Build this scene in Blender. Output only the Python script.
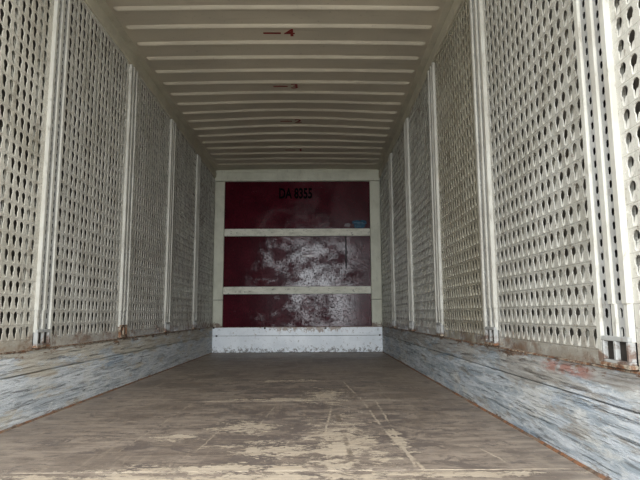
import bpy, bmesh, math, random
from mathutils import Matrix, Vector
random.seed(7)
D = bpy.data
C = bpy.context.scene.collection
for o in list(D.objects): D.objects.remove(o)

# ------------------------------------------------------------------ camera, light, exposure
W, ZE, ZC = 2.44, 7.908, 2.688           # inner width, front wall distance, ceiling height (metres)
F_PX, PITCH, YAW, ROLL = 544.3, 0.1348, 0.0081, -0.0052
cam = D.cameras.new('camera'); cam.lens = F_PX / 640 * 36; cam.sensor_width = 36; cam.clip_start = 0.02
co = D.objects.new('camera', cam); C.objects.link(co)
co.matrix_world = (Matrix.Translation((1.4855, 0, 0.5453)) @ Matrix.Rotation(-YAW, 4, 'Z')
                   @ Matrix.Rotation(math.pi/2 + PITCH, 4, 'X') @ Matrix.Rotation(ROLL, 4, 'Z'))
sc = bpy.context.scene; sc.camera = co
world = D.worlds.new('overcast_sky'); sc.world = world; world.use_nodes = True
bg = world.node_tree.nodes['Background']
bg.inputs[0].default_value = (0.90, 0.95, 1.0, 1); bg.inputs[1].default_value = 1.0
vs = sc.view_settings
vs.view_transform = 'Standard'; vs.look = 'None'; vs.gamma = 1; vs.use_curve_mapping = False
vs.exposure = 3.42
# sampling guide for the daylight that enters by the open rear end (a Cycles portal gives off no light of its own)
pl = D.lights.new('daylight_portal', 'AREA'); pl.shape = 'RECTANGLE'; pl.size = 2.52; pl.size_y = 2.75; pl.cycles.is_portal = True
po = D.objects.new('daylight_portal', pl); C.objects.link(po); po.location = (1.22, -0.13, 1.34); po.rotation_euler = (math.pi/2, 0, 0)
sc.cycles.use_denoising = True; sc.cycles.denoising_prefilter = 'NONE'
sc.cycles.diffuse_bounces = 8; sc.cycles.max_bounces = 12

# ------------------------------------------------------------------ materials
def srgb(r, g, b):
    f = lambda c: (c/255/12.92) if c/255 <= 0.04045 else ((c/255+0.055)/1.055)**2.4
    return (f(r), f(g), f(b), 1)
class Mat:
    def __init__(s, name, rough=0.6, metal=0.0, spec=0.5):
        s.m = D.materials.new(name); s.m.use_nodes = True
        s.t = s.m.node_tree; s.b = s.t.nodes['Principled BSDF']
        s.b.inputs['Roughness'].default_value = rough; s.b.inputs['Metallic'].default_value = metal
        s.b.inputs['Specular IOR Level'].default_value = spec
        g = s.t.nodes.new('ShaderNodeNewGeometry'); s.pos = g.outputs['Position']
        x = s.t.nodes.new('ShaderNodeSeparateXYZ'); s.t.links.new(s.pos, x.inputs[0])
        s.x, s.y, s.z = x.outputs
    def put(s, inp, v):
        if isinstance(v, bpy.types.NodeSocket): s.t.links.new(v, inp)
        else: inp.default_value = v
    def math(s, op, a, b=0.0, c=0.0, clamp=False):
        n = s.t.nodes.new('ShaderNodeMath'); n.operation = op; n.use_clamp = clamp
        for i, v in enumerate((a, b, c)): s.put(n.inputs[i], v)
        return n.outputs[0]
    def vec(s, sx, sy, sz, off=(0, 0, 0)):
        n = s.t.nodes.new('ShaderNodeMapping'); s.put(n.inputs[0], s.pos)
        n.inputs['Location'].default_value = off; n.inputs['Scale'].default_value = (sx, sy, sz)
        return n.outputs[0]
    def noise(s, scale, detail=4, rough=0.55, st=(1, 1, 1), off=(0, 0, 0), dist=0.0):
        n = s.t.nodes.new('ShaderNodeTexNoise'); s.put(n.inputs['Vector'], s.vec(*st, off))
        n.inputs['Scale'].default_value = scale; n.inputs['Detail'].default_value = detail
        n.inputs['Roughness'].default_value = rough; n.inputs['Distortion'].default_value = dist
        return n.outputs[0]
    def ramp(s, v, lo, hi):
        n = s.t.nodes.new('ShaderNodeMapRange'); s.put(n.inputs[0], v)
        s.put(n.inputs[1], lo); s.put(n.inputs[2], hi); n.clamp = True; n.interpolation_type = 'SMOOTHSTEP'
        return n.outputs[0]
    def mix(s, fac, a, b):
        n = s.t.nodes.new('ShaderNodeMix'); n.data_type = 'RGBA'
        s.put(n.inputs[0], fac); s.put(n.inputs[6], a); s.put(n.inputs[7], b)
        return n.outputs[2]
    def mul(s, a, b):
        n = s.t.nodes.new('ShaderNodeMix'); n.data_type = 'RGBA'; n.blend_type = 'MULTIPLY'
        n.inputs[0].default_value = 1; s.put(n.inputs[6], a); s.put(n.inputs[7], b)
        return n.outputs[2]
    def objcol(s):
        return s.t.nodes.new('ShaderNodeObjectInfo').outputs['Color']
    def color(s, v): s.put(s.b.inputs['Base Color'], v)
    def rough(s, v): s.put(s.b.inputs['Roughness'], v)
    def bump(s, h, dist, strength=1.0):
        n = s.t.nodes.new('ShaderNodeBump'); n.inputs['Distance'].default_value = dist
        n.inputs['Strength'].default_value = strength
        s.put(n.inputs['Height'], h); s.t.links.new(n.outputs[0], s.b.inputs['Normal'])
    def band(s, v, c, half, soft):       # 1 near v == c, 0 away from it
        d = s.math('ABSOLUTE', s.math('SUBTRACT', v, c))
        return s.math('SUBTRACT', 1.0, s.ramp(d, half, half + soft))

RUST = srgb(112, 74, 48); RUSTD = srgb(66, 48, 37)

def mat_panel():
    m = Mat('painted_perforated_steel', 0.5)
    c = m.mix(m.ramp(m.noise(3.0, 5), .35, .7), srgb(204, 201, 192), srgb(184, 180, 169))
    c = m.mix(m.math('MULTIPLY', m.ramp(m.noise(9, 8, .72, (1, 1, .35)), .52, .66), .55), c, srgb(128, 120, 106))
    c = m.mix(m.math('MULTIPLY', m.ramp(m.noise(48, 6, .72), .585, .64), .65), c, srgb(112, 98, 82))
    c = m.mix(m.math('MULTIPLY', m.ramp(m.noise(30, 3, .6, (1, 1, 1), (5, 2, 1)), .62, .7), .5), c, srgb(228, 226, 218))
    # rust bleeding up from the lower hem
    hem = m.math('SUBTRACT', 1.0, m.ramp(m.z, .38, .56))
    c = m.mix(m.math('MULTIPLY', m.math('MULTIPLY', hem, m.ramp(m.noise(6, 8, .72, (1, .6, 1.5), (3, 3, 3)), .36, .6)), .6), c, srgb(138, 124, 108))
    r = m.ramp(m.math('ADD', m.math('MULTIPLY', hem, .30), m.noise(7, 6, .7, (1, .7, 1.6))), .72, .92)
    c = m.mix(m.math('MULTIPLY', r, .8), c, m.mix(m.noise(24), srgb(150, 104, 66), RUSTD))
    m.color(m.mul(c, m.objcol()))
    # pressed crease between the rows of holes
    fr = m.math('FRACT', m.math('DIVIDE', m.math('SUBTRACT', m.z, 0.419), 0.0755))
    crease = m.band(fr, 0.5, 0.46, 0.03)
    m.bump(m.math('ADD', m.math('MULTIPLY', crease, 1.0), m.math('MULTIPLY', m.noise(25, 4), .8)), .0022, .8)
    m.rough(m.ramp(m.noise(12), .0, 1.4)); m.b.inputs['Roughness'].default_value = .5
    return m.m
def mat_steel(name, a, b, dirt=.5, rough=.5):
    m = Mat(name, rough)
    c = m.mix(m.ramp(m.noise(5, 5), .35, .7), a, b)
    c = m.mix(m.math('MULTIPLY', m.ramp(m.noise(40, 5, .65, (1, 1, .3)), .56, .72), dirt), c, srgb(104, 94, 80))
    hem = m.math('SUBTRACT', 1.0, m.ramp(m.z, .36, .52))
    r = m.ramp(m.math('ADD', m.math('MULTIPLY', hem, .34), m.noise(16, 6, .7)), .72, .86)
    c = m.mix(m.math('MULTIPLY', r, .85), c, m.mix(m.noise(40), RUST, RUSTD))
    m.color(c); m.bump(m.noise(50, 4), .0015, .5)
    return m.m
def mat_rusty():
    m = Mat('rusted_steel', .75)
    c = m.mix(m.ramp(m.noise(35, 6, .7), .42, .62), RUST, srgb(168, 158, 140))
    c = m.mix(m.ramp(m.noise(18, 5, .7, (1, 1, 1), (3, 3, 3)), .5, .66), c, RUSTD)
    m.color(c); m.bump(m.noise(80, 4), .002, .7)
    return m.m
def mat_kick(name, pale):
    m = Mat(name, .7, spec=.3)
    g = m.noise(9, 9, .74, (1, .20, 2.4), dist=.5)
    g2 = m.noise(34, 8, .75, (1, .08, 2.0), (4, 1, 2))
    crack = m.noise(22, 9, .78, (1, .12, 3.0), (8, 3, 5), .4)
    flake = m.noise(30, 8, .75, (1, .45, 1.3), (2, 9, 4))
    blot = m.noise(3.2, 8, .68, (1, .5, 1.4), (9, 4, 1))
    c = m.mix(m.ramp(g, .40, .60), srgb(176, 182, 186) if pale else srgb(160, 170, 177), srgb(222, 225, 226) if pale else srgb(214, 219, 223))
    c = m.mix(m.math('MULTIPLY', m.ramp(blot, .50, .60), .8), c, srgb(214, 214, 209))
    c = m.mix(m.math('MULTIPLY', m.ramp(m.noise(4, 7, .68, (1, .3, 1.5), (2, 8, 6)), .54, .64), .6), c, srgb(140, 160, 178))
    c = m.mix(m.math('MULTIPLY', m.ramp(flake, .55, .60), .7), c, srgb(222, 224, 222))
    c = m.mix(m.math('MULTIPLY', m.ramp(g2, .54, .61), .7), c, srgb(108, 109, 108))
    c = m.mix(m.math('MULTIPLY', m.ramp(m.noise(6, 9, .75, (1, .22, 2.0), (1, 6, 3)), .58, .65), .65), c, srgb(108, 106, 102))
    # upper board is barer and warmer
    up = m.ramp(m.z, .20, .27)
    bare = m.ramp(m.math('ADD', m.noise(7, 8, .72, (1, .3, 1.8), (7, 7, 7)), m.math('MULTIPLY', up, .13)), .53, .64)
    wood = m.mix(m.ramp(g2, .42, .58), srgb(204, 196, 178) if pale else srgb(178, 174, 166), srgb(172, 158, 136) if pale else srgb(142, 134, 124))
    c = m.mix(m.math('MULTIPLY', bare, .8), c, wood)
    c = m.mix(m.math('MULTIPLY', m.ramp(crack, .60, .635), .85), c, srgb(58, 52, 46))
    # rust along the top edge and grime along the floor
    e = m.math('ADD', m.ramp(m.z, .30, .365), m.math('SUBTRACT', 1.0, m.ramp(m.z, .0, .035)))
    r = m.ramp(m.math('ADD', m.math('MULTIPLY', e, .17), m.noise(13, 9, .75, (1, .4, 1.5), (3, 2, 8))), .66, .73)
    c = m.mix(m.math('MULTIPLY', r, .85), c, m.mix(m.ramp(flake, .4, .6), srgb(146, 104, 70), RUSTD))
    c = m.mix(m.math('MULTIPLY', m.ramp(m.noise(8, 6, .7, (1, .5, 1.2), (6, 1, 9)), .66, .70), .7), c, srgb(136, 104, 66))
    if not pale:                                     # red scrape on the right-hand board
        q = m.math('MULTIPLY', m.band(m.y, 2.14, .12, .14), m.band(m.z, .332, .010, .02))
        q = m.math('MULTIPLY', q, m.ramp(flake, .40, .52))
        c = m.mix(m.math('MULTIPLY', q, .7), c, srgb(166, 106, 90))
    m.color(c)
    m.bump(m.math('ADD', m.math('SUBTRACT', g2, m.math('MULTIPLY', m.ramp(crack, .56, .62), .5)), m.math('MULTIPLY', g, 1.0)), .009, 1.0)
    return m.m
def mat_roof():
    m = Mat('painted_roof_steel', .42)
    c = m.mix(m.ramp(m.noise(1.6, 4, .5, (1, 1.5, 1)), .35, .7), srgb(196, 187, 168), srgb(182, 174, 157))
    c = m.mix(m.math('MULTIPLY', m.ramp(m.noise(26, 5, .65), .6, .72), .35), c, srgb(112, 104, 92))
    c = m.mix(m.math('MULTIPLY', m.ramp(m.noise(5, 5, .6, (.3, 3, 1)), .58, .75), .3), c, srgb(130, 114, 92))
    m.color(c); m.bump(m.noise(7, 3), .004, .4)
    return m.m
def mat_floor():
    m = Mat('worn_plywood_floor', .62, spec=.3)
    grain = m.noise(6, 9, .75, (.7, 3.0, 1))
    fine = m.noise(22, 8, .75, (.18, 2.6, 1), (3, 5, 0))
    mott = m.noise(9, 9, .75, (1, 1.2, 1), (4, 4, 0))
    drive = m.noise(5, 8, .72, (2.6, .35, 1), (7, 2, 0))
    patch = m.noise(1.8, 8, .65, (1, 1, 1), (2, 8, 0))
    c = m.mix(m.ramp(grain, .36, .62), srgb(126, 113, 102), srgb(170, 155, 140))
    c = m.mix(m.math('MULTIPLY', m.ramp(patch, .47, .60), .6), c, srgb(112, 99, 89))
    c = m.mix(m.math('MULTIPLY', m.ramp(mott, .52, .62), .55), c, srgb(98, 86, 78))
    c = m.mix(m.math('MULTIPLY', m.ramp(drive, .52, .66), .5), c, srgb(170, 155, 138))
    c = m.mix(m.math('MULTIPLY', m.ramp(fine, .54, .64), .5), c, srgb(182, 166, 146))
    c = m.mix(m.math('MULTIPLY', m.ramp(m.noise(12, 8, .75, (.6, 3, 1), (8, 1, 0)), .57, .64), .55), c, srgb(88, 77, 70))
    # scuffed film, bare wood showing: patches with ragged edges across the grain
    rag = m.math('ADD', m.math('MULTIPLY', m.noise(8.5, 12, .76, (.85, 1.3, 1), (1, 3, 0), .5), .68), m.math('MULTIPLY', m.noise(44, 6, .7, (.7, 1.4, 1), (5, 1, 0)), .32))
    gaps = m.ramp(m.noise(9, 5, .65, (1, .8, 1), (6, 2, 0)), .40, .56)
    def blob(cx, cy, rx, ry):
        dx = m.math('DIVIDE', m.math('SUBTRACT', m.x, cx), rx); dy = m.math('DIVIDE', m.math('SUBTRACT', m.y, cy), ry)
        d = m.math('SQRT', m.math('ADD', m.math('MULTIPLY', dx, dx), m.math('MULTIPLY', dy, dy)))
        return m.math('SUBTRACT', 1.0, m.ramp(d, .0, 1.5))
    wear = None
    for b in ((1.60, 2.35, .24, .95), (1.30, 2.30, .32, .20), (1.40, 1.93, .6, .10), (1.55, 3.75, .22, .5), (1.15, 2.02, .7, .12), (1.15, 2.75, .24, .22),
              (1.3, 3.6, .5, .10), (.85, 2.55, .16, .12), (1.84, 2.45, .06, .3), (1.3, 4.6, .5, .12), (.7, 1.92, .9, .06), (1.95, 1.95, .6, .06)):
        w_ = blob(*b); wear = w_ if wear is None else m.math('MAXIMUM', wear, w_)
    film = m.math('MAXIMUM', blob(1.25, 2.7, .55, .9), m.math('MAXIMUM', blob(1.85, 2.75, .22, .6), blob(1.3, 4.2, .6, .7)))
    fm = m.ramp(m.math('ADD', m.math('MULTIPLY', film, .10), m.noise(5, 12, .76, (.9, 1.4, 1), (6, 9, 0), .5)), .565, .59)
    c = m.mix(m.math('MULTIPLY', fm, .75), c, m.mix(fine, srgb(98, 88, 83), srgb(116, 105, 98)))   # dark film that still clings on
    mask = m.ramp(m.math('ADD', m.math('MULTIPLY', wear, .165), rag), .615, .64)
    def scratch(x0, y0, x1, y1, w_, a=.9):
        L = math.hypot(x1-x0, y1-y0); ux, uy = (x1-x0)/L, (y1-y0)/L
        px = m.math('SUBTRACT', m.x, x0); py = m.math('SUBTRACT', m.y, y0)
        t = m.math('ADD', m.math('MULTIPLY', px, ux), m.math('MULTIPLY', py, uy))
        d = m.math('ABSOLUTE', m.math('ADD', m.math('SUBTRACT', m.math('MULTIPLY', px, uy), m.math('MULTIPLY', py, ux)), m.math('MULTIPLY_ADD', rag, .06, -.03)))
        s_ = m.math('SUBTRACT', 1.0, m.ramp(d, w_*.25, w_*.7))
        e = m.math('MULTIPLY', m.ramp(t, 0, .08), m.math('SUBTRACT', 1.0, m.ramp(t, L-.08, L)))
        return m.math('MULTIPLY', m.math('MULTIPLY', s_, e), m.math('MULTIPLY', gaps, a))
    for s_ in ((1.70, 4.55, 1.78, 3.50, .012), (1.78, 3.50, 1.80, 2.75, .012), (1.80, 2.75, 1.87, 1.95, .014), (1.86, 3.55, 1.84, 2.0, .011),
               (1.62, 3.95, 1.52, 2.5, .012), (.69, 2.25, .72, 3.5, .006, .5), (1.0, 2.25, 1.04, 2.9, .007, .7), (1.24, 3.4, 1.2, 2.7, .007, .6),
               (.75, 3.56, 1.95, 3.56, .022, .8), (1.75, 2.0, 2.4, 2.0, .014), (.0, 1.99, 1.2, 1.99, .012), (2.13, 2.45, 2.19, 2.05, .008)):
        mask = m.math('MAXIMUM', mask, scratch(*s_))
    pale = m.mix(m.ramp(fine, .35, .7), srgb(214, 198, 176), srgb(184, 166, 144))
    c = m.mix(m.math('MULTIPLY', mask, .85), c, pale)
    dk = m.math('MULTIPLY', scratch(1.60, 3.1, 1.62, 2.05, .022, .8), m.ramp(rag, .35, .55))
    c = m.mix(dk, c, srgb(112, 98, 84))
    m.color(c); m.bump(m.math('ADD', m.math('MULTIPLY', fine, .6), m.math('ADD', m.math('MULTIPLY', mott, .5), m.math('MULTIPLY', mask, -.5))), .003, .8)
    m.rough(m.ramp(grain, -.6, 1.6)); 
    return m.m
def mat_red():
    m = Mat('red_film_faced_plywood', .3, spec=.5)
    n1 = m.noise(4, 6, .6); n2 = m.noise(46, 9, .8, (1, 1, .8)); n3 = m.noise(90, 4, .7, (.4, 1, 1)); n4 = m.noise(90, 4, .7, (1, 1, .35), (3, 1, 1))
    spk = m.math('MAXIMUM', m.ramp(n2, .52, .56), m.ramp(m.math('MAXIMUM', n3, n4), .60, .66))
    c = m.mix(m.ramp(n1, .35, .7), srgb(62, 14, 24), srgb(80, 22, 32))
    c = m.mix(m.math('MULTIPLY', spk, .7), c, srgb(34, 8, 14))
    c = m.mix(m.math('MULTIPLY', m.ramp(m.noise(11, 9, .8, (1, 1, 1), (4, 0, 2)), .60, .65), .35), c, srgb(104, 68, 74))
    # dark vertical scrape below the upper batten, pale scuff beside it
    s_ = m.math('MULTIPLY', m.band(m.x, 1.93, .006, .008), m.band(m.z, 1.44, .22, .03)); c = m.mix(s_, c, srgb(22, 10, 14))
    q = m.math('MULTIPLY', m.band(m.x, 1.37, .07, .03), m.band(m.z, 1.39, .006, .012)); c = m.mix(m.math('MULTIPLY', q, .8), c, srgb(200, 186, 184))
    m.color(c)
    m.rough(m.math('MULTIPLY_ADD', spk, .40, m.math('MULTIPLY_ADD', n1, .10, .09)))
    clus = m.math('ADD', m.noise(2.2, 8, .7, (1, 1, 1.2), (3, 0, 7)), m.math('MULTIPLY_ADD', m.x, .16, -.21))  # gloss raised towards the right to shape where the daylight glare shows
    gl = m.math('MULTIPLY', m.ramp(clus, .40, .62), m.math('SUBTRACT', 1.0, m.math('MULTIPLY', spk, .9)))   # film still glossy, less so where scuffed
    m.put(m.b.inputs['Specular IOR Level'], m.math('MULTIPLY_ADD', m.math('MULTIPLY', gl, m.math('SUBTRACT', 1.0, s_)), .42, .03))
    m.bump(n3, .0008, .3)
    return m.m
def mat_kickplate():
    m = Mat('white_steel_kick_plate', .32)
    c = m.mix(m.ramp(m.noise(4, 5, .6), .35, .7), srgb(242, 247, 251), srgb(226, 232, 237))
    c = m.mix(m.math('MULTIPLY', m.ramp(m.noise(20, 6, .7), .56, .68), .6), c, srgb(150, 150, 144))
    mid = m.band(m.x, 1.30, .30, .5)
    top = m.math('MULTIPLY', m.ramp(m.z, .24, .36), mid)
    r = m.ramp(m.math('ADD', m.math('MULTIPLY', top, .24), m.noise(14, 9, .75, (1, 1, .8))), .60, .72)
    c = m.mix(m.math('MULTIPLY', r, .85), c, m.mix(m.noise(40), srgb(166, 128, 84), srgb(84, 60, 40)))
    low = m.math('SUBTRACT', 1.0, m.ramp(m.z, .0, .16))
    d = m.ramp(m.math('ADD', m.math('MULTIPLY', low, .2), m.noise(26, 8, .76, (1, 1, 1), (5, 5, 5))), .65, .74)
    c = m.mix(m.math('MULTIPLY', d, .8), c, srgb(92, 86, 78))
    m.color(c); m.bump(m.noise(6, 4), .006, .5)
    return m.m
def mat_plain(name, col, rough=.6, var=.12, spec=.4):
    m = Mat(name, rough, spec=spec)
    c2 = tuple(v*(1-var*2.5) for v in col[:3]) + (1,)
    m.color(m.mix(m.ramp(m.noise(30, 5, .65), .4, .7), col, c2))
    return m.m
def mat_grime():
    m = Mat('grimy_rust_edge', .85)
    c = m.mix(m.ramp(m.noise(6, 8, .75), .42, .58), srgb(124, 108, 92), srgb(138, 92, 60))
    m.color(m.mix(m.ramp(m.noise(20, 8, .75, (1, 1, 1), (4, 2, 1)), .48, .58), c, srgb(92, 74, 60)))
    return m.m
def mat_batten():
    m = Mat('cream_painted_timber', .55)
    c = m.mix(m.ramp(m.noise(6, 6, .65, (1, 1, 2)), .4, .65), srgb(222, 220, 204), srgb(196, 194, 176))
    c = m.mix(m.math('MULTIPLY', m.ramp(m.noise(34, 6, .7, (.5, 1, 1)), .56, .66), .7), c, srgb(94, 86, 74))
    m.color(c); m.bump(m.noise(40, 4, .6, (.3, 1, 1)), .002, .6)
    return m.m

M = dict(panel=mat_panel(), back=mat_plain('shaded_outer_skin', srgb(84, 79, 71), .7), pale_tongue=mat_plain('pale_tongue_paint', srgb(216, 213, 203), .5), backr=mat_plain('lit_outer_skin', srgb(122, 116, 106), .7), stiff=mat_plain('pale_stiffener_paint', srgb(190, 186, 172), .6),
         post=mat_steel('pale_painted_steel', srgb(192, 190, 180), srgb(176, 172, 161)),
         strip=mat_steel('grey_slotted_steel', srgb(168, 168, 164), srgb(148, 147, 143)),
         rail=mat_steel('cove_steel', srgb(188, 182, 162), srgb(170, 164, 146), .25),
         rusty=mat_rusty(), grime=mat_grime(), kickl=mat_kick('weathered_blue_white_board', True), kickr=mat_kick('weathered_blue_grey_board', False),
         roof=mat_roof(), floor=mat_floor(), red=mat_red(), kplate=mat_kickplate(), batten=mat_batten(),
         frame=mat_steel('cream_frame_steel', srgb(206, 205, 186), srgb(188, 187, 168), .3),
         redpaint=mat_plain('red_stencil_paint', srgb(128, 26, 22), .6), black=mat_plain('black_stencil_paint', srgb(6, 6, 8), .9, .12, .05),
         dark=mat_plain('dark_joint', srgb(40, 34, 28), .8), blue=mat_plain('blue_sticker_print', srgb(44, 84, 108), .6, .2, .15), cavity=mat_plain('shaded_post_cavity', srgb(34, 32, 30), .8),
         greypaper=mat_plain('grey_sticker_rest', srgb(122, 116, 118), .6), white=mat_plain('white_print', srgb(120, 140, 150), .6, .2, .15),
         asphalt=mat_plain('yard_asphalt', srgb(150, 146, 138), .9))

# ------------------------------------------------------------------ mesh helpers
class MB:
    def __init__(s): s.v = []; s.f = []; s.alt = set()
    def add(s, vs, fs):
        o = len(s.v); s.v += vs; s.f += [tuple(i+o for i in f) for f in fs]; return s
    def box(s, a, b):
        (x0, y0, z0), (x1, y1, z1) = a, b
        return s.add([(x0,y0,z0),(x1,y0,z0),(x1,y1,z0),(x0,y1,z0),(x0,y0,z1),(x1,y0,z1),(x1,y1,z1),(x0,y1,z1)],
              [(0,3,2,1),(4,5,6,7),(0,1,5,4),(1,2,6,5),(2,3,7,6),(3,0,4,7)])
    def cbox(s, a, b, c=.003):           # box with chamfered edges on every side
        bm = bmesh.new(); bmesh.ops.create_cube(bm, size=1)
        for v in bm.verts:
            v.co = Vector([(a[i]+b[i])/2 + v.co[i]*(b[i]-a[i]) for i in range(3)])
        bmesh.ops.bevel(bm, geom=bm.edges[:], offset=c, segments=1, affect='EDGES')
        bm.verts.index_update()
        s.add([tuple(v.co) for v in bm.verts], [tuple(v.index for v in f.verts) for f in bm.faces]); bm.free(); return s
    def prism(s, prof, t0, t1, axis):    # prof: pairs; axis 'z': (x,y) pairs, 'y': (x,z) pairs, 'x': (y,z) pairs
        mk = {'z': lambda p, t: (p[0], p[1], t), 'y': lambda p, t: (p[0], t, p[1]), 'x': lambda p, t: (t, p[0], p[1])}[axis]
        n = len(prof)
        return s.add([mk(p, t0) for p in prof] + [mk(p, t1) for p in prof],
              [tuple(range(n)), tuple(range(2*n-1, n-1, -1))] + [(i, (i+1) % n, n+(i+1) % n, n+i) for i in range(n)])
    def flip(s): s.v = [(-x, y, z) for x, y, z in s.v]; return s
    def mesh(s, name, mat, smooth=False):
        me = D.meshes.new(name); me.from_pydata(s.v, [], s.f)
        bm = bmesh.new(); bm.from_mesh(me); bmesh.ops.recalc_face_normals(bm, faces=bm.faces); bm.to_mesh(me); bm.free()
        me.materials.append(mat)
        if s.alt:
            me.materials.append(M['pale_tongue'])
            for i in s.alt: me.polygons[i].material_index = 1
        if smooth:
            for p in me.polygons: p.use_smooth = True
        return me
def obj(name, data, parent=None, loc=(0, 0, 0), label=None):
    o = D.objects.new(name, data); C.objects.link(o); o.location = loc; o.parent = parent
    if label: o['label'] = label
    return o
def tag(o, label, cat, group=None, kind=None):
    o['label'] = label; o['category'] = cat
    if group: o['group'] = group
    if kind: o['kind'] = kind
    return o
def copy_tree(o, parent=None):
    c = o.copy(); C.objects.link(c); c.parent = parent
    for ch in list(o.children): copy_tree(ch, c)
    return c

def keyhole(r, hw, h, n=9):              # round head above a narrower slot, centre of the cell at the origin
    pts = []; cz = h/2 - r; a0 = math.asin(hw/r)
    for i in range(n):
        a = -math.pi/2 + a0 + (2*math.pi-2*a0)*i/(n-1)
        pts.append((r*math.cos(a), cz + r*math.sin(a)))
    pts += [(-hw, -h/2+hw*.5), (-hw*.5, -h/2), (hw*.5, -h/2), (hw, -h/2+hw*.5)]
    return pts
def slot(hw, h):
    c = hw*.6
    return [(hw, -h/2+c), (hw, h/2-c), (hw-c, h/2), (-hw+c, h/2), (-hw, h/2-c), (-hw, -h/2+c), (-hw+c, -h/2), (hw-c, -h/2)]
def perforate(mb, u0, z0, nc, nr, cw, ch, hole, v, thick, tongue=None):
    """a sheet at depth v in the (u, z) plane: nc by nr cells, each with a hole that is cut through the sheet's thickness"""
    n = len(hole)
    cor = [(cw/2, ch/2), (-cw/2, ch/2), (-cw/2, -ch/2), (cw/2, -ch/2)]
    def quad(p):
        a = math.atan2(p[1]*cw/ch, p[0]) % (2*math.pi)
        return int(a // (math.pi/2)) % 4
    order = sorted(range(n), key=lambda i: math.atan2(hole[i][1]*cw/ch, hole[i][0]) % (2*math.pi))
    hs = [hole[i] for i in order]; qs = [quad(p) for p in hs]
    fs = []
    for i in range(n):
        j = (i+1) % n
        fs.append((4+i, 4+j, qs[i]))
        q = qs[i]
        while q != qs[j]:
            fs.append((4+j, (q+1) % 4, q)); q = (q+1) % 4
    fs += [(4+i, 4+n+i, 4+n+(i+1) % n, 4+(i+1) % n) for i in range(n)]
    for r in range(nr):
        for c in range(nc):
            cu, cz = u0 + (c+.5)*cw, z0 + (r+.5)*ch
            mb.add([(v, cu+p[0], cz+p[1]) for p in cor] + [(v, cu+p[0], cz+p[1]) for p in hs] + [(v-thick, cu+p[0], cz+p[1]) for p in hs], fs)
            if tongue:                   # pressed-in tongue that closes the narrow lower slot, painted paler than the sheet
                mb.alt.update((len(mb.f), len(mb.f)+1))
                hw, zb, zh, d = tongue
                mb.add([(v-thick*.5, cu-hw, cz+zb), (v-thick*.5, cu+hw, cz+zb), (v-d*.8, cu+hw*1.1, cz+zh-.006), (v-d, cu+hw*1.0, cz+zh),
                        (v-d, cu-hw*1.0, cz+zh), (v-d*.8, cu-hw*1.1, cz+zh-.006)], [(0, 1, 2, 5), (5, 2, 3, 4)])
def sheet(mb, u0, u1, z0, z1, v):
    mb.add([(v, u0, z0), (v, u1, z0), (v, u1, z1), (v, u0, z1)], [(0, 1, 2, 3)])

# wall-local frame: v = into the room from the wall line, u = along the wall (away from the camera), z = up.
# left wall: x = v; right wall: x = W - v (meshes mirrored in x)
Y0, DY = 2.9917, 1.2433
POST_K = range(-2, 4)
YPOST = {k: Y0 + k*DY for k in POST_K}
Y_OPEN = -0.12
PU = {'l': (-.074, .098), 'r': (-.1, .1)}     # near and far edge of a post, from its mark
ROW0, NROW, CH, CW = .419, 28, .0755, .06
HOLE = keyhole(.0202, .0132, .0645)

def panel_mesh(width, shallow, side):
    mb = MB(); nc = int((width - .012) // CW); m0 = (width - nc*CW)/2
    z1 = ROW0 + NROW*CH; v = -.006
    perforate(mb, m0, ROW0, nc, NROW, CW, CH, HOLE, v, .004, (.0134, -.0322, .004, .012) if side == 'r' else (.0134, -.0322, -.002, .020))
    if side == 'l': mb.alt.clear()       # same paint as the sheet on this side
    sheet(mb, 0, m0, .37, 2.575, v); sheet(mb, width-m0, width, .37, 2.575, v)
    sheet(mb, m0, width-m0, .37, ROW0, v); sheet(mb, m0, width-m0, z1, 2.575, v)
    # edge returns so that the sheet has depth
    for u in (0, width):
        mb.add([(v, u, .37), (v-.03, u, .37), (v-.03, u, 2.575), (v, u, 2.575)], [(0, 1, 2, 3)])
    if side == 'r': mb.flip()
    me = mb.mesh('perforated_panel', M['panel'])
    sb = MB()                            # vertical stiffeners pressed against the sheet behind every few columns
    for c in range(nc):
        if c in shallow:
            u = m0 + (c+.5)*CW
            sb.prism([(-.032, u-.024), (-.026, u-.024), (-.026, u+.024), (-.032, u+.024)], .38, 2.57, 'z')
    if side == 'r': sb.flip()
    return me, sb.mesh('backing_stiffener', M['stiff'])

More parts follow.
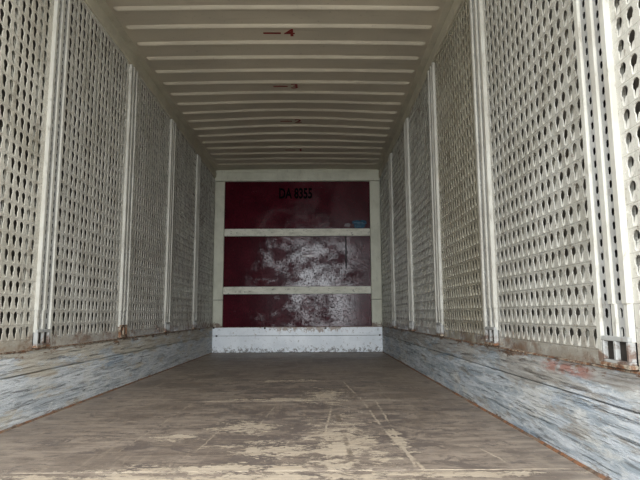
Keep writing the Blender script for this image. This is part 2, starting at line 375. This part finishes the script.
def build_wall(side):
    sx = 0 if side == 'l' else W
    name = 'wall_left' if side == 'l' else 'wall_right'
    mb = MB().box((-.10, Y_OPEN, -.05), (-.066, ZE+.08, ZC+.05))
    if side == 'r': mb.flip()
    wall = obj(name, mb.mesh(name, M['back'] if side == 'l' else M['backr']), None, (sx, 0, 0))  # cavity shade put into the skin's colour, lighter on the right as if lit
    tag(wall, ('left' if side == 'l' else 'right') + ' side wall of keyhole-perforated steel panels above weathered painted boards', 'wall', kind='structure')
    # panels between the posts
    edges = [YPOST[k] for k in POST_K]
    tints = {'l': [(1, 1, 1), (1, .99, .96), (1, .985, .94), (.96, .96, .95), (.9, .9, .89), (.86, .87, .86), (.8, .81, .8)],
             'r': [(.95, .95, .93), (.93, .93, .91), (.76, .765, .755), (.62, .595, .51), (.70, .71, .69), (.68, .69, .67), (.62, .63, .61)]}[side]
    pa, pb = PU[side]
    spans = [(Y_OPEN+.02, edges[0]+pa)] + [(edges[i]+pb, edges[i+1]+pa) for i in range(len(edges)-1)] + [(edges[-1]+pb, ZE+.012)]
    cache = {}
    for (a, b), t in zip(spans, tints):
        w_ = round(b-a, 3)
        if w_ not in cache:
            sh = {16, 12, 8, 5, 2} if side == 'l' else {2, 5, 8, 11, 14}
            cache[w_] = panel_mesh(w_, sh, side)
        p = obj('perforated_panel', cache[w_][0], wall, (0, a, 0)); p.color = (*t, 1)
        obj('backing_stiffener', cache[w_][1], p)
    # kick boards
    km = M['kickl'] if side == 'l' else M['kickr']
    for z0, z1, v in ((.004, .2440, .0), (.2480, .362, -.004)):
        prof = [(-.036, z0), (v-.003, z0), (v, z0+.004), (v, z1-.004), (v-.003, z1), (-.036, z1)]
        kb = MB().prism(prof, Y_OPEN, ZE+.05, 'y')
        if side == 'r': kb.flip()
        obj('kick_board', kb.mesh('kick_board', km), wall)
    cap = MB().prism([(-.03, .363), (.003, .363), (.003, .369), (-.03, .373)], Y_OPEN, ZE+.002, 'y')
    if side == 'r': cap.flip()
    obj('rusty_edge_strip', cap.mesh('rusty_edge_strip', M['rusty']), wall, label='thin rusty steel strip between boards and panels')
    cove = MB().prism([(-.036, 2.556), (.002, 2.556), (.008, 2.562), (.013, 2.628), (-.004, 2.637), (-.004, 2.674), (.040, 2.687), (.040, 2.712), (-.036, 2.712)], Y_OPEN, ZE+.03, 'y')
    if side == 'r': cove.flip()
    obj('cove_rail', cove.mesh('cove_rail', M['rail']), wall)
    return wall

# post: flanges at both edges and in the middle, two slotted strips between them, foot socket at the bottom
def build_post(side):
    fl = side == 'r'
    root = D.objects.new('slotted_post', None); C.objects.link(root); root.empty_display_size = .1
    pa, pb = PU[side]
    def part(name, mb, mat, parent=root):
        mb.v = [(x, pa + (u+.1)*(pb-pa)/.2, z) for x, u, z in mb.v]
        if fl: mb.flip()
        return obj(name, mb.mesh(name, mat), parent)
    def bar(u0, u1, v, z0, z1, c=.004):
        return MB().prism([(-.006, u0), (v-c, u0), (v, u0+c), (v, u1-c), (v-c, u1), (-.006, u1)], z0, z1, 'z')
    top = 2.553
    part('base_plate', MB().box((-.034, -.1, .372), (-.012, .1, top)), M['cavity'])  # shade inside the post put into the plate's near-black colour
    part('flange', bar(.068, .1, .013, .385, top), M['post'])                   # far edge, full height
    part('flange', bar(-.1, -.066, .014, .572, top - .01), M['post'])           # near edge, cut short above the socket
    part('centre_rail', bar(-.018, .018, .012, .572, top), M['post'])
    for u0 in (-.066, .018):
        sm = MB(); wd = .048 if u0 < 0 else .05
        z = .572; perforate(sm, u0, z, 1, 44, wd, .045, slot(.009, .026), .004, .002)
        part('slotted_strip', sm, M['strip'])
    # thinner tubes running from the cut rails down to the socket
    for u0, u1 in ((-.098, -.062), (-.028, .012)):
        part('foot_tube', bar(u0, u1, .009, .455, .572, .009), M['post'])
    for u0, wd in ((.018, .05), (-.066, .048)):
        fs = MB(); perforate(fs, u0, .455, 1, 2, wd, .0585, slot(.0105, .032), .003, .002)
        part('foot_strip', fs, M['strip'])
    # socket: frame around two square pockets
    sk = MB(); v0, v1 = -.006, .017
    for a, b in (((v0, -.094, .455), (v1, .064, .470)), ((v0, -.094, .386), (v1, .064, .396)),
                 ((v0, -.094, .396), (v1, -.080, .455)), ((v0, -.022, .396), (v1, -.008, .455)), ((v0, .050, .396), (v1, .064, .455))):
        sk.cbox(a, b, .002)
    s_ = part('foot_socket', sk, M['strip'])
    part('socket_back', MB().box((-.010, -.082, .394), (.003, .052, .457)), M['dark'], s_)  # dark colour stands in for the shade inside the pockets
    part('rusty_lip', MB().cbox((-.006, -.1, .374), (.021, .070, .387), .002), M['rusty'])
    return root

# ------------------------------------------------------------------ setting
wl = build_wall('l'); wr = build_wall('r')

floor = obj('floor', MB().box((-.06, Y_OPEN, -.12), (W+.06, ZE+.08, -.021)).mesh('floor', M['dark']))
tag(floor, 'worn brown plywood load floor with pale scuffs and scratches', 'floor', kind='structure')
seams = [Y_OPEN, 0.47, 2.0, 3.55, 5.09, 6.62, ZE+.05]
for a, b in zip(seams, seams[1:]):
    obj('plywood_sheet', MB().cbox((-.03, a+.0012, -.02), (W+.03, b-.0012, 0), .0015).mesh('plywood_sheet', M['floor']), floor)
edge = MB().prism([(.0, 0), (.012, 0), (.010, .003), (.0, .008)], Y_OPEN, ZE, 'y')
obj('edge_sealant', edge.mesh('edge_sealant', M['grime']), floor)
obj('edge_sealant', edge.flip().mesh('edge_sealant', M['grime']), floor, (W, 0, 0))

def roof_z(x, y):                        # slight camber, and a dent pushed up in the middle
    k = 1-((min(max(x, 0), W)-W/2)/(W/2))**2
    return ZC + .014*k + .030*k*k*math.exp(-((y-5.95)/.75)**2)
nx, ny = 20, 48
rm = MB()
for j in range(ny+1):
    y = Y_OPEN + (ZE+.08-Y_OPEN)*j/ny
    for i in range(nx+1):
        x = -.06 + (W+.12)*i/nx
        rm.v.append((x, y, roof_z(x, y)))
nb = len(rm.v); rm.v += [(x, y, z+.03) for x, y, z in rm.v]
for j in range(ny):
    for i in range(nx):
        a = j*(nx+1)+i
        rm.f += [(a, a+nx+1, a+nx+2, a+1), (nb+a, nb+a+1, nb+a+nx+2, nb+a+nx+1)]
ceiling = obj('ceiling', rm.mesh('ceiling', M['roof'], True))
tag(ceiling, 'beige steel roof with pressed cross ribs and red metre marks', 'ceiling', kind='structure')
RS, R0 = .2517, .2758
def rib_mesh(yc):
    mb = MB(); hh, hw, xe = .021, .030, .066
    xs = [xe, xe+.006, xe+.018, xe+.035] + [xe+.035 + (W-2*xe-.07)*i/20 for i in range(1, 20)] + [W-xe-.035, W-xe-.018, W-xe-.006, W-xe]
    ks = [.12, .55, .88, 1] + [1]*19 + [1, .88, .55, .12]
    prof = [(-1, 0), (-.78, .42), (-.45, .86), (-.15, 1), (.15, 1), (.45, .86), (.78, .42), (1, 0)]
    n = len(prof)
    for x, k in zip(xs, ks):
        for py, pz in prof: mb.v.append((x, py*hw*(.55+.45*k), roof_z(x, yc) + .0012 - pz*hh*k))
    for i in range(len(xs)-1):
        for j in range(n-1): mb.f.append((i*n+j, i*n+j+1, (i+1)*n+j+1, (i+1)*n+j))
    mb.f += [tuple(range(n)), tuple((len(xs)-1)*n+j for j in range(n-1, -1, -1))]
    return mb.mesh('roof_rib', M['roof'], True)
for i in range(31):
    yc = ZE - R0 - RS*i
    obj('roof_rib', rib_mesh(yc), ceiling, (0, yc, 0))

def text_mesh(name, body, size, mat, bold=.012, sx=1.0, shear=0.0):
    cu = D.curves.new(name, 'FONT'); cu.body = body; cu.size = size; cu.offset = bold*size; cu.extrude = .0006; cu.resolution_u = 3
    cu.align_x = 'CENTER'; cu.align_y = 'CENTER'; cu.shear = shear
    t = D.objects.new(name, cu); C.objects.link(t)
    dg = bpy.context.evaluated_depsgraph_get()
    me = D.meshes.new_from_object(t.evaluated_get(dg)); D.objects.remove(t)
    me.materials.clear(); me.materials.append(mat)
    for v in me.vertices: v.co.x *= sx
    return me
for n, y in ((4, 3.964), (3, 4.972), (2, 5.990), (1, 7.012)):
    x = 1.225; z = roof_z(x, y) - .0012
    obj('painted_dash', MB().box((-.068, -.011, -.0015), (.068, .011, 0)).mesh('painted_dash', M['redpaint']), ceiling, (x-.07, y, z))
    t = obj('painted_number', text_mesh('painted_number', str(n), .15, M['redpaint'], .022, 1.1), ceiling, (x+.066, y-.002, z-.001))
    t.rotation_euler = (math.pi, 0, 0)

# ------------------------------------------------------------------ front wall
back = obj('wall_back', MB().box((-.06, ZE+.05, -.05), (W+.06, ZE+.08, ZC+.05)).mesh('wall_back', M['frame']))
tag(back, 'front end wall with three dark red plywood panels, cream battens and white kick plate', 'wall', kind='structure')
FX0, FX1 = .140, 2.292
for z0, z1 in ((1.790, 2.503), (.941, 1.680), (.362, .833)):
    obj('red_plywood_panel', MB().cbox((FX0+.002, ZE+.030, z0), (FX1-.002, ZE+.049, z1), .002).mesh('red_plywood_panel', M['red']), back)
for z0, z1 in ((1.682, 1.788), (.835, .939)):
    bt = MB(); c = .012
    bt.prism([(FX0+.004, z0+c), (FX0+.004+c, z0), (FX1-.004-c, z0), (FX1-.004, z0+c), (FX1-.004, z1-c), (FX1-.004-c, z1), (FX0+.004+c, z1), (FX0+.004, z1-c)], ZE+.008, ZE+.049, 'y')
    obj('batten', bt.mesh('batten', M['batten']), back)
for x0, x1 in ((.002, FX0), (FX1, W-.002)):
    for z0, z1 in ((.362, .747), (.753, 2.503)):
        obj('frame_post', MB().cbox((x0, ZE+.006, z0), (x1, ZE+.049, z1), .004).mesh('frame_post', M['frame']), back)
    obj('joint_strip', MB().box((x0, ZE+.010, .747), (x1, ZE+.049, .753)).mesh('joint_strip', M['dark']), back)
obj('header', MB().cbox((.002, ZE+.004, 2.509), (W-.002, ZE+.049, 2.640), .004).mesh('header', M['frame']), back)
obj('kick_plate', MB().cbox((.002, ZE, .003), (W-.002, ZE+.049, .236), .003).mesh('kick_plate', M['kplate']), back)
obj('kick_plate', MB().cbox((.002, ZE+.003, .240), (W-.002, ZE+.049, .356), .003).mesh('kick_plate', M['kplate']), back)
obj('rusty_edge_strip', MB().box((.003, ZE+.005, .355), (W-.003, ZE+.049, .362)).mesh('rusty_edge_strip', M['rusty']), back)
def bolt_mesh():
    bm = bmesh.new(); bmesh.ops.create_cone(bm, cap_ends=True, segments=6, radius1=.014, radius2=.011, depth=.012)
    bmesh.ops.rotate(bm, verts=bm.verts, matrix=Matrix.Rotation(math.pi/2, 3, 'X'))
    me = D.meshes.new('bolt'); bm.to_mesh(me); bm.free(); me.materials.append(M['dark']); return me
bolt = bolt_mesh()
for x, z in ((.065, .238), (.02, .352), (.75, .345), (1.62, .34), (2.40, .24), (.06, .238)):
    obj('bolt', bolt, back, (x, ZE-.004, z))
t = obj('stencil_lettering', text_mesh('stencil_lettering', 'DA 8355', .215, M['black'], .034, .63), back, (1.19, ZE+.0285, 2.315), label='black stencilled lettering on the upper red panel')
t.rotation_euler = (math.pi/2, 0, 0)
# sticker stuck on the upper red panel: blue, torn, with an unreadable pale line of print
st = D.objects.new('sticker', None); C.objects.link(st); st.location = (2.13, ZE+.029, 1.852)
tag(st, 'small torn blue sticker near the lower right corner of the top red panel', 'sticker')
mb = MB(); pr = [(-.105, .02), (-.10, .05), (-.04, .062), (.01, .055), (.05, .066), (.105, .05), (.112, .015), (.085, -.004), (.09, -.03), (.055, -.055), (.0, -.05), (-.05, -.06), (-.078, -.03), (-.07, 0)]
mb.prism(pr, -.0012, 0, 'y'); obj('printed_film', mb.mesh('printed_film', M['blue']), st)
for x0, x1, z0, z1 in ((-.08, .06, .022, .030), (-.03, .09, .004, .011), (-.055, -.045, -.045, -.005), (-.035, .03, -.030, -.022)):
    obj('print_stroke', MB().box((x0, -.0022, z0), (x1, -.0012, z1)).mesh('print_stroke', M['white']), st)
sr = obj('sticker_remnant', MB().prism([(-.05, -.022), (.03, -.03), (.05, .01), (.02, .026), (-.03, .018)], -.001, 0, 'y').mesh('sticker_remnant', M['greypaper']), None, (1.955, ZE+.029, 1.846))
tag(sr, 'grey torn paper scrap left of the blue sticker on the red panel', 'sticker')

# ------------------------------------------------------------------ slotted posts
labels = {('l', 0): 'pale slotted steel post nearest the camera on the left wall',
          ('l', 1): 'second slotted steel post from the camera on the left wall, above a rusty foot',
          ('l', 2): 'third slotted steel post from the camera on the left wall',
          ('l', 3): 'farthest slotted steel post on the left wall, next to the red front wall',
          ('r', -1): 'large pale slotted steel post nearest the camera on the right wall',
          ('r', 0): 'second slotted steel post from the camera on the right wall',
          ('r', 1): 'third slotted steel post from the camera on the right wall',
          ('r', 2): 'fourth slotted steel post from the camera on the right wall',
          ('r', 3): 'farthest slotted steel post on the right wall, next to the red front wall'}
for side, wall, sx in (('l', wl, 0), ('r', wr, W)):
    proto = build_post(side); first = True
    for k in POST_K:
        p = proto if first else copy_tree(proto)
        first = False
        p.location = (sx, YPOST[k], 0)
        if (side, k) in labels:
            tag(p, labels[(side, k)], 'post', 'slotted steel posts on the side walls')
            if (side, k) == ('l', 1):    # this foot has rusted right through its paint
                for ch in p.children:
                    if ch.name.startswith('foot_socket'):
                        ch.material_slots[0].link = 'OBJECT'; ch.material_slots[0].material = M['rusty']
        else:                            # beside or behind the camera: kept with its wall
            p.parent = wall; p.location = (0, YPOST[k], 0)

# ------------------------------------------------------------------ the yard outside, behind the camera
yard = obj('ground', MB().box((-30, -40, -1.35), (32, 30, -1.25)).mesh('ground', M['asphalt']))
tag(yard, 'grey asphalt yard under the open container', 'ground', kind='structure')
